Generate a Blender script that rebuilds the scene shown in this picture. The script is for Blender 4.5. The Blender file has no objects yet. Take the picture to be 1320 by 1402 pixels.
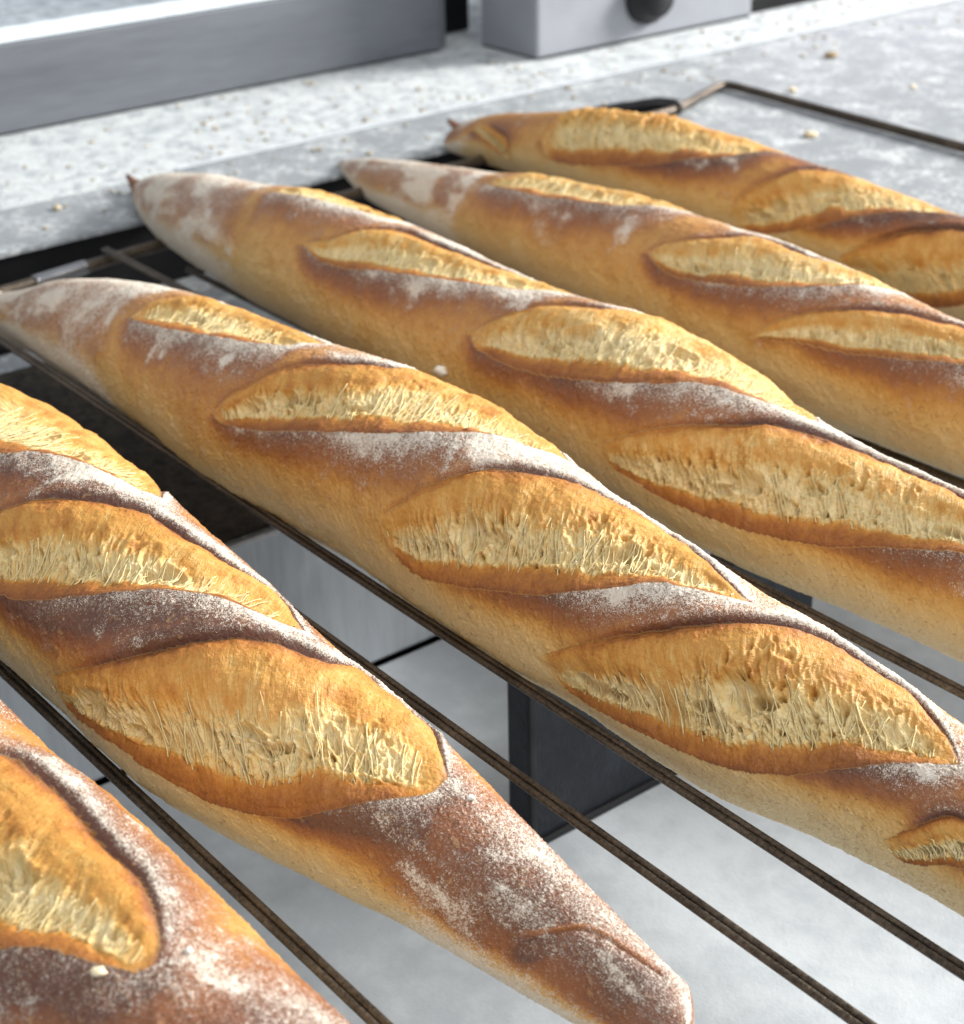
import bpy, bmesh, math, random
import numpy as np
from mathutils import Matrix, Vector

# ------------------------------------------------------------------ camera, world, lamps, exposure
scene = bpy.context.scene
COL = scene.collection
cam_data = bpy.data.cameras.new("camera")
cam = bpy.data.objects.new("camera", cam_data)
COL.objects.link(cam)
RIGHT = Vector((0.62075864, 0.78371813, -0.02108579))
DOWN = Vector((0.34947517, -0.30068336, -0.88738752))
FWD = Vector((-0.70180184, 0.54348451, -0.46054182))
m = Matrix.Identity(4)
for i in range(3):
    m[i][0], m[i][1], m[i][2] = RIGHT[i], -DOWN[i], -FWD[i]
m.translation = Vector((0, 0, 0.26))
cam.matrix_world = m
cam_data.sensor_fit = 'HORIZONTAL'
cam_data.sensor_width = 36.0
cam_data.lens = 64.133
cam_data.clip_start = 0.01
cam_data.clip_end = 50
cam_data.dof.use_dof = True
cam_data.dof.focus_distance = 0.435
cam_data.dof.aperture_fstop = 25.0
scene.camera = cam

world = bpy.data.worlds.new("World")
scene.world = world
world.use_nodes = True
bg = world.node_tree.nodes['Background']
bg.inputs['Color'].default_value = (0.87, 0.93, 1.0, 1)
bg.inputs['Strength'].default_value = 0.58


def area_lamp(name, loc, target, sx, sy, watts, color):
    ld = bpy.data.lights.new(name, 'AREA')
    ld.shape = 'RECTANGLE'
    ld.size, ld.size_y, ld.energy, ld.color = sx, sy, watts, color
    o = bpy.data.objects.new(name, ld)
    COL.objects.link(o)
    o.location = loc
    o.rotation_euler = (Vector(target) - Vector(loc)).to_track_quat('-Z', 'Y').to_euler()
    return o


area_lamp("window_light", (0.55, 4.2, 1.9), (-0.42, 0.30, 0.0), 1.6, 1.3, 480, (1.0, 0.975, 0.93))
area_lamp("fill_light", (0.9, 0.1, 1.7), (-0.35, 0.3, 0.0), 1.2, 0.8, 22, (1.0, 0.97, 0.93))  # added fill lamp from the camera side, not a fixture of the room

scene.view_settings.view_transform = 'Standard'
scene.view_settings.look = 'None'
scene.view_settings.exposure = 0.10
scene.view_settings.gamma = 1.0
scene.cycles.max_bounces = 6
scene.cycles.diffuse_bounces = 3
scene.cycles.glossy_bounces = 3


# ------------------------------------------------------------------ helpers
def tag(o, label=None, cat=None, group=None, kind=None):
    if label: o['label'] = label
    if cat: o['category'] = cat
    if group: o['group'] = group
    if kind: o['kind'] = kind
    return o


def empty(name, loc, label, cat, group=None):
    o = bpy.data.objects.new(name, None)
    o.empty_display_size = 0.02
    o.location = loc
    COL.objects.link(o)
    return tag(o, label, cat, group)


def link_mesh(name, me, mat, parent=None):
    o = bpy.data.objects.new(name, me)
    COL.objects.link(o)
    if mat: me.materials.append(mat)
    if parent: o.parent = parent
    return o


def bm_obj(name, bm, mat, parent=None, smooth=False):
    me = bpy.data.meshes.new(name)
    bmesh.ops.recalc_face_normals(bm, faces=bm.faces)
    bm.to_mesh(me)
    bm.free()
    if smooth:
        for p in me.polygons: p.use_smooth = True
    return link_mesh(name, me, mat, parent)


def add_box(bm, lo, hi, bevel=0.0, seg=2):
    r = bmesh.ops.create_cube(bm, size=1.0)
    vs = r['verts']
    c = [(a + b) / 2 for a, b in zip(lo, hi)]
    s = [b - a for a, b in zip(lo, hi)]
    for v in vs:
        v.co = Vector((c[i] + v.co[i] * s[i] for i in range(3)))
    if bevel:
        es = list({e for v in vs for e in v.link_edges})
        bmesh.ops.bevel(bm, geom=es, offset=bevel, segments=seg, affect='EDGES', profile=0.6)
    return bm


def add_tube(bm, pts, r, seg=12, rough=0.0):
    pts = [Vector(p) for p in pts]
    rings = []
    for i, p in enumerate(pts):
        t = (pts[min(i + 1, len(pts) - 1)] - pts[max(i - 1, 0)]).normalized()
        u = t.cross(Vector((0, 0, 1)))
        if u.length < 1e-4: u = Vector((1, 0, 0))
        u.normalize()
        w = t.cross(u)
        ring = []
        for k in range(seg):
            a = 2 * math.pi * k / seg
            rr = r * (1 + rough * random.uniform(-1, 1))
            ring.append(bm.verts.new(p + (u * math.cos(a) + w * math.sin(a)) * rr))
        rings.append(ring)
    for a, b in zip(rings, rings[1:]):
        for k in range(seg):
            bm.faces.new((a[k], a[(k + 1) % seg], b[(k + 1) % seg], b[k]))
    bm.faces.new(rings[0][::-1])
    bm.faces.new(rings[-1])


def dense(pts, step):
    out = []
    for a, b in zip(pts, pts[1:]):
        a, b = Vector(a), Vector(b)
        n = max(1, int((b - a).length / step))
        out += [a.lerp(b, i / n) for i in range(n)]
    return out + [Vector(pts[-1])]


def round_corners(pts, rad, n=6):
    pts = [Vector(p) for p in pts]
    out = [pts[0]]
    for a, b, c in zip(pts, pts[1:], pts[2:]):
        d1, d2 = (a - b), (c - b)
        rr = min(rad, d1.length * .45, d2.length * .45)
        p, q = b + d1.normalized() * rr, b + d2.normalized() * rr
        for i in range(n + 1):
            t = i / n
            out.append(p.lerp(b, t).lerp(b.lerp(q, t), t))
    return out + [pts[-1]]


# ------------------------------------------------------------------ materials
class NT:
    def __init__(s, name):
        s.m = bpy.data.materials.new(name)
        s.m.use_nodes = True
        s.t = s.m.node_tree
        s.b = s.t.nodes['Principled BSDF']

    def n(s, typ, **kw):
        x = s.t.nodes.new(typ)
        for k, v in kw.items():
            if k in x.inputs: x.inputs[k].default_value = v
            else: setattr(x, k, v)
        return x

    def l(s, a, b): s.t.links.new(a, b)

    def setin(s, sock, v):
        if hasattr(v, 'links') or isinstance(v, bpy.types.NodeSocket): s.l(v, sock)
        else: sock.default_value = v

    def coords(s, scale=(1, 1, 1)):
        tc = s.n('ShaderNodeTexCoord')
        oi = s.n('ShaderNodeObjectInfo')
        mm = s.math('MULTIPLY', oi.outputs['Random'], 7.0)
        va = s.n('ShaderNodeVectorMath', operation='ADD')
        s.l(tc.outputs['Object'], va.inputs[0]); s.l(mm, va.inputs[1])
        vm = s.n('ShaderNodeVectorMath', operation='MULTIPLY')
        s.l(va.outputs[0], vm.inputs[0]); vm.inputs[1].default_value = scale
        return vm.outputs[0]

    def noise(s, vec, scale, detail=3, rough=.55, dist=0.0):
        x = s.n('ShaderNodeTexNoise')
        x.inputs['Scale'].default_value = scale
        x.inputs['Detail'].default_value = detail
        x.inputs['Roughness'].default_value = rough
        x.inputs['Distortion'].default_value = dist
        s.l(vec, x.inputs['Vector'])
        return x.outputs['Fac']

    def math(s, op, a, b=0.0, c=0.0, clamp=False):
        x = s.n('ShaderNodeMath', operation=op, use_clamp=clamp)
        for i, v in enumerate((a, b, c)): s.setin(x.inputs[i], v)
        return x.outputs[0]

    def ramp(s, fac, stops, interp='LINEAR'):
        x = s.n('ShaderNodeValToRGB')
        x.color_ramp.interpolation = interp
        e = x.color_ramp.elements
        while len(e) < len(stops): e.new(0.5)
        for el, (p, c) in zip(e, stops):
            el.position = p
            el.color = (*c, 1) if len(c) == 3 else c
        s.l(fac, x.inputs[0])
        return x.outputs[0]

    def mix(s, fac, a, b):
        x = s.n('ShaderNodeMix', data_type='RGBA')
        s.setin(x.inputs[0], fac)
        for sk, v in ((x.inputs[6], a), (x.inputs[7], b)):
            if isinstance(v, tuple): sk.default_value = (*v, 1)
            else: s.l(v, sk)
        return x.outputs[2]

    def mapr(s, v, a, b, c=0.0, d=1.0, smooth=True):
        x = s.n('ShaderNodeMapRange', interpolation_type='SMOOTHSTEP' if smooth else 'LINEAR')
        s.l(v, x.inputs[0])
        for i, q in enumerate((a, b, c, d)): s.setin(x.inputs[i + 1], q)
        return x.outputs[0]

    def bump(s, h, dist, strength=1.0, prev=None):
        x = s.n('ShaderNodeBump')
        x.inputs['Distance'].default_value = dist
        x.inputs['Strength'].default_value = strength
        s.l(h, x.inputs['Height'])
        if prev: s.l(prev, x.inputs['Normal'])
        return x.outputs[0]

    def attr(s, name):
        return s.n('ShaderNodeAttribute', attribute_name=name).outputs['Fac']

    def out(s, color, rough, normal=None, metallic=0.0, spec=0.5):
        s.setin(s.b.inputs['Base Color'], (*color, 1) if isinstance(color, tuple) else color)
        s.setin(s.b.inputs['Roughness'], rough)
        s.b.inputs['Metallic'].default_value = metallic
        s.b.inputs['Specular IOR Level'].default_value = spec
        if normal: s.l(normal, s.b.inputs['Normal'])
        return s.m


def bread_material():
    k = NT('baked_bread')
    v = k.coords()
    bake, flour, opn, crumb = (k.attr(a) for a in ('bake', 'flour', 'open', 'crumb'))
    n_big = k.noise(v, 55, 4, .6)
    n_mid = k.noise(v, 260, 4, .6)
    n_fine = k.noise(v, 1100, 3, .6)
    n_grain = k.noise(v, 3500, 2, .5)
    n_blist = k.noise(v, 480, 2, .5)
    n_fleck = k.noise(v, 620, 1, .4)
    # crust: pale underside -> golden tan -> red brown -> dark
    bb = k.math('ADD', bake, k.math('MULTIPLY', k.math('SUBTRACT', n_big, .5), .30))
    bb = k.math('ADD', bb, k.math('MULTIPLY', k.math('SUBTRACT', n_mid, .5), .20))
    bb = k.math('ADD', bb, k.math('MULTIPLY', k.math('SUBTRACT', n_fine, .5), .16), clamp=True)
    crust = k.ramp(bb, [(0.0, (.58, .43, .215)), (.18, (.56, .355, .125)), (.38, (.475, .240, .055)), (.50, (.37, .155, .031)),
                        (.65, (.250, .084, .021)), (.85, (.170, .054, .019)), (1.0, (.095, .032, .018))])
    # toasted flecks and pale blisters
    crust = k.mix(k.math('MULTIPLY', k.mapr(n_fleck, .66, .76), .45), crust, (.15, .050, .016))
    crust = k.mix(k.math('MULTIPLY', k.mapr(n_blist, .60, .76), .25), crust, (.58, .40, .17))
    # flour
    fn = k.math('ADD', k.math('MULTIPLY', n_grain, .55), k.math('MULTIPLY', n_fine, .32))
    fn = k.math('ADD', fn, k.math('MULTIPLY', n_mid, .13))
    thr = k.math('SUBTRACT', .74, k.math('MULTIPLY', flour, .40))
    ff = k.mapr(fn, k.math('SUBTRACT', thr, .05), k.math('ADD', thr, .09))
    ff = k.math('MULTIPLY', ff, k.mapr(flour, .0, .12))
    ff = k.math('MULTIPLY', ff, .88)
    flc = k.mix(n_mid, (.60, .53, .43), (.74, .69, .61))
    crust = k.mix(k.math('MULTIPLY', k.math('MULTIPLY', flour, k.mapr(n_mid, .3, .7, .5, 1.0)), .11), crust, (.60, .47, .30))
    crust = k.mix(ff, crust, flc)
    # opened crumb
    cc = k.math('ADD', crumb, k.math('MULTIPLY', k.math('SUBTRACT', n_mid, .5), .26))
    cc = k.math('ADD', cc, k.math('MULTIPLY', k.math('SUBTRACT', n_fine, .5), .26))
    # fine stretched fibres running across the cut
    cmb = k.n('ShaderNodeCombineXYZ')
    k.l(k.math('MULTIPLY', k.attr('along'), 1500.0), cmb.inputs[0])
    k.l(k.math('MULTIPLY', k.attr('across'), 190.0), cmb.inputs[1])
    fib = k.noise(cmb.outputs[0], 1.0, 3, .6, .4)
    fmask = k.mapr(cc, .22, .50, 1.0, .22)
    fibm = k.math('MULTIPLY', k.math('MULTIPLY', k.math('SUBTRACT', fib, .5), .46), fmask)
    cc = k.math('ADD', cc, fibm, clamp=True)
    fibh = k.math('MULTIPLY', k.math('MULTIPLY', fib, opn), fmask)
    crc = k.ramp(cc, [(0.0, (.74, .60, .33)), (.2, (.66, .47, .19)), (.42, (.53, .275, .058)), (.60, (.41, .165, .024)),
                      (.82, (.24, .078, .013)), (1.0, (.11, .034, .011))])
    color = k.mix(opn, crust, crc)
    b1 = k.bump(n_grain, .0004, .40)
    b2 = k.bump(n_fine, .0005, .45, b1)
    b3 = k.bump(n_mid, .0010, .4, b2)
    b3 = k.bump(fibh, .0011, .8, b3)
    b3 = k.bump(k.mapr(n_blist, .52, .72), .0005, .35, b3)
    rough = k.mapr(k.math('ADD', ff, k.math('MULTIPLY', opn, .4)), 0, 1, .36, .85)
    k.out(color, rough, b3, spec=.45)
    k.l(k.math('MULTIPLY', opn, .30), k.b.inputs['Subsurface Weight'])
    k.b.inputs['Subsurface Radius'].default_value = (1.0, .55, .25)
    k.b.inputs['Subsurface Scale'].default_value = .0022
    return k.m


def rod_material():
    k = NT('oxidised_steel_wire')
    v = k.coords()
    n1 = k.noise(v, 60, 3, .6)
    n2 = k.noise(v, 900, 4, .65)
    c = k.ramp(k.math('ADD', k.math('MULTIPLY', n1, .45), k.math('MULTIPLY', n2, .55)),
               [(.30, (.018, .013, .009)), (.46, (.058, .043, .030)), (.60, (.115, .088, .062)), (.76, (.26, .21, .15))])
    k.out(c, k.mapr(n2, .3, .7, .24, .50), k.bump(n2, .0005, .7), metallic=.55)
    return k.m


def floor_material(name, c1, c2, scale, rough=.55, bumpd=.0004, flour=0.0, spec=.5):
    k = NT(name)
    v = k.coords()
    a = k.noise(v, scale, 5, .62, .6)
    b = k.noise(v, scale * 7, 4, .65)
    d = k.noise(v, 900, 2, .5)
    t = k.math('ADD', k.math('MULTIPLY', a, .55), k.math('MULTIPLY', b, .45))
    c = k.mix(k.mapr(t, .36, .64), c1, c2)
    if flour:
        f = k.mapr(k.math('ADD', k.math('MULTIPLY', a, .5), k.math('MULTIPLY', b, .5)), .53 - flour * .22, .66 - flour * .15)
        c = k.mix(k.math('MULTIPLY', f, .75), c, (.60, .62, .62))
        spk = k.mapr(k.noise(v, 330, 2, .5), .66, .72)
        c = k.mix(k.math('MULTIPLY', spk, .55), c, (.24, .20, .13))
    k.out(c, rough, k.bump(d, bumpd, .6, k.bump(b, bumpd * 2, .5)), spec=spec)
    return k.m


def metal_material(name, c, rough, aniso=(1, 1, 1), metallic=1.0, var=.12):
    k = NT(name)
    v = k.coords(aniso)
    n1 = k.noise(v, 40, 4, .6)
    n2 = k.noise(v, 600, 3, .6)
    t = k.math('ADD', k.math('MULTIPLY', n1, .6), k.math('MULTIPLY', n2, .4))
    col = k.mix(k.mapr(t, .3, .7), tuple(x * (1 - var) for x in c), tuple(min(1, x * (1 + var)) for x in c))
    k.out(col, k.mapr(n1, .3, .7, rough * .8, rough * 1.25), k.bump(n2, .0002, .4), metallic=metallic)
    return k.m


M_bread = bread_material()
M_rod = rod_material()
M_floor = floor_material('pale_stone_tile', (.45, .495, .54), (.58, .625, .67), 12, .45, .0002)
M_shelf = floor_material('floured_grey_steel', (.215, .232, .247), (.285, .305, .322), 45, .5, flour=.14)
M_slab = floor_material('floured_stone', (.24, .27, .295), (.36, .395, .42), 80, .65, flour=.66)
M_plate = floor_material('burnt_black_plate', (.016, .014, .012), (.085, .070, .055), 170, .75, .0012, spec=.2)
M_block = floor_material('black_enamel', (.011, .013, .018), (.022, .026, .034), 30, .5, spec=.3)
M_blockrim = metal_material('black_rim', (.005, .005, .006), .6, metallic=0)
M_dark = metal_material('black_steel', (.007, .007, .008), .35, metallic=0)
M_dark.node_tree.nodes['Principled BSDF'].inputs['Specular IOR Level'].default_value = .2
M_steel = metal_material('brushed_steel', (.17, .183, .205), .42, (1, .08, 1), metallic=.5)
M_panel = metal_material('galvanised_steel', (.55, .59, .63), .3, (1, .5, .06), metallic=.12, var=.16)
M_trim = metal_material('pale_trim', (.50, .54, .58), .4, metallic=0)
M_highlight = metal_material('painted_edge_highlight', (.80, .88, .97), .35, metallic=0)  # pale colour that paints the highlight along the sill's top edge
M_box = metal_material('painted_steel', (.27, .285, .315), .5, metallic=.1, var=.05)
M_knob = metal_material('black_plastic', (.010, .010, .012), .4, metallic=0)
M_knob.node_tree.nodes['Principled BSDF'].inputs['Specular IOR Level'].default_value = .3
M_drawer = metal_material('violet_grey_steel', (.34, .33, .40), .4, metallic=.4)
M_edge = floor_material('grey_steel_edge', (.34, .37, .395), (.46, .49, .515), 90, .5, flour=.35)
M_worn = metal_material('worn_bright_steel', (.30, .30, .31), .22, metallic=.9)
M_granite = floor_material('speckled_granite', (.16, .18, .21), (.42, .46, .50), 90, .5)
M_seed = floor_material('toasted_seed', (.72, .58, .36), (.82, .70, .48), 200, .6)
M_flour = floor_material('flour_clump', (.78, .74, .66), (.84, .81, .74), 200, .9)

M_crumbdark = floor_material('brown_crumb', (.22, .16, .08), (.34, .26, .14), 200, .8)
M_crumbburnt = floor_material('burnt_crumbs', (.03, .022, .015), (.12, .09, .06), 200, .8)
M_crumbtan = floor_material('tan_crumbs', (.20, .16, .10), (.55, .46, .32), 150, .8)

# ------------------------------------------------------------------ numeric noise
RNG = np.random.RandomState(7)
PERM = np.concatenate([RNG.permutation(256)] * 3)
GR = RNG.normal(size=(256, 3)); GR /= np.linalg.norm(GR, axis=1)[:, None]


def pnoise(x, y, z):
    xi, yi, zi = np.floor(x).astype(int), np.floor(y).astype(int), np.floor(z).astype(int)
    xf, yf, zf = x - xi, y - yi, z - zi
    u, v, w = (t * t * t * (t * (t * 6 - 15) + 10) for t in (xf, yf, zf))
    xi &= 255; yi &= 255; zi &= 255

    def g(i, j, k):
        h = PERM[PERM[PERM[(xi + i) & 255] + ((yi + j) & 255)] + ((zi + k) & 255)]
        q = GR[h]
        return q[..., 0] * (xf - i) + q[..., 1] * (yf - j) + q[..., 2] * (zf - k)
    L = lambda a, b, t: a + (b - a) * t
    return 1.6 * L(L(L(g(0, 0, 0), g(1, 0, 0), u), L(g(0, 1, 0), g(1, 1, 0), u), v),
                   L(L(g(0, 0, 1), g(1, 0, 1), u), L(g(0, 1, 1), g(1, 1, 1), u), v), w)


def fbm(x, y, z, o=3):
    s, a = 0, 1.0
    for i in range(o):
        s = s + a * pnoise(x * 2 ** i, y * 2 ** i, z * 2 ** i + 9.1 * i)
        a *= .5
    return s / 1.6


def voronoi(x, y, seed=0):
    xi, yi = np.floor(x).astype(int), np.floor(y).astype(int)
    f1 = np.full(x.shape, 9.0); f2 = f1.copy(); idc = np.zeros(x.shape)
    for i in (-1, 0, 1):
        for j in (-1, 0, 1):
            h = PERM[PERM[(xi + i + seed) & 255] + ((yi + j) & 255)]
            px = xi + i + .5 + .42 * GR[h, 0] * 1.3
            py = yi + j + .5 + .42 * GR[h, 1] * 1.3
            d = np.hypot(px - x, py - y)
            c = d < f1
            f2 = np.where(c, f1, np.minimum(f2, d))
            idc = np.where(c, GR[h, 2], idc)
            f1 = np.where(c, d, f1)
    return f1, f2, idc


def sst(a, b, x):
    t = np.clip((x - a) / (b - a), 0, 1)
    return t * t * (3 - 2 * t)


def catmull(pts, n):
    p = np.array(pts, float)
    p = np.vstack([2 * p[0] - p[1], p, 2 * p[-1] - p[-2]])
    out = []
    for i in range(1, len(p) - 2):
        t = np.linspace(0, 1, n, endpoint=False)[:, None]
        out.append(.5 * (2 * p[i] + (p[i + 1] - p[i - 1]) * t + (2 * p[i - 1] - 5 * p[i] + 4 * p[i + 1] - p[i + 2]) * t ** 2
                         + (3 * p[i] - p[i - 1] - 3 * p[i + 1] + p[i + 2]) * t ** 3))
    out.append(p[-2][None])
    return np.vstack(out)


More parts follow.
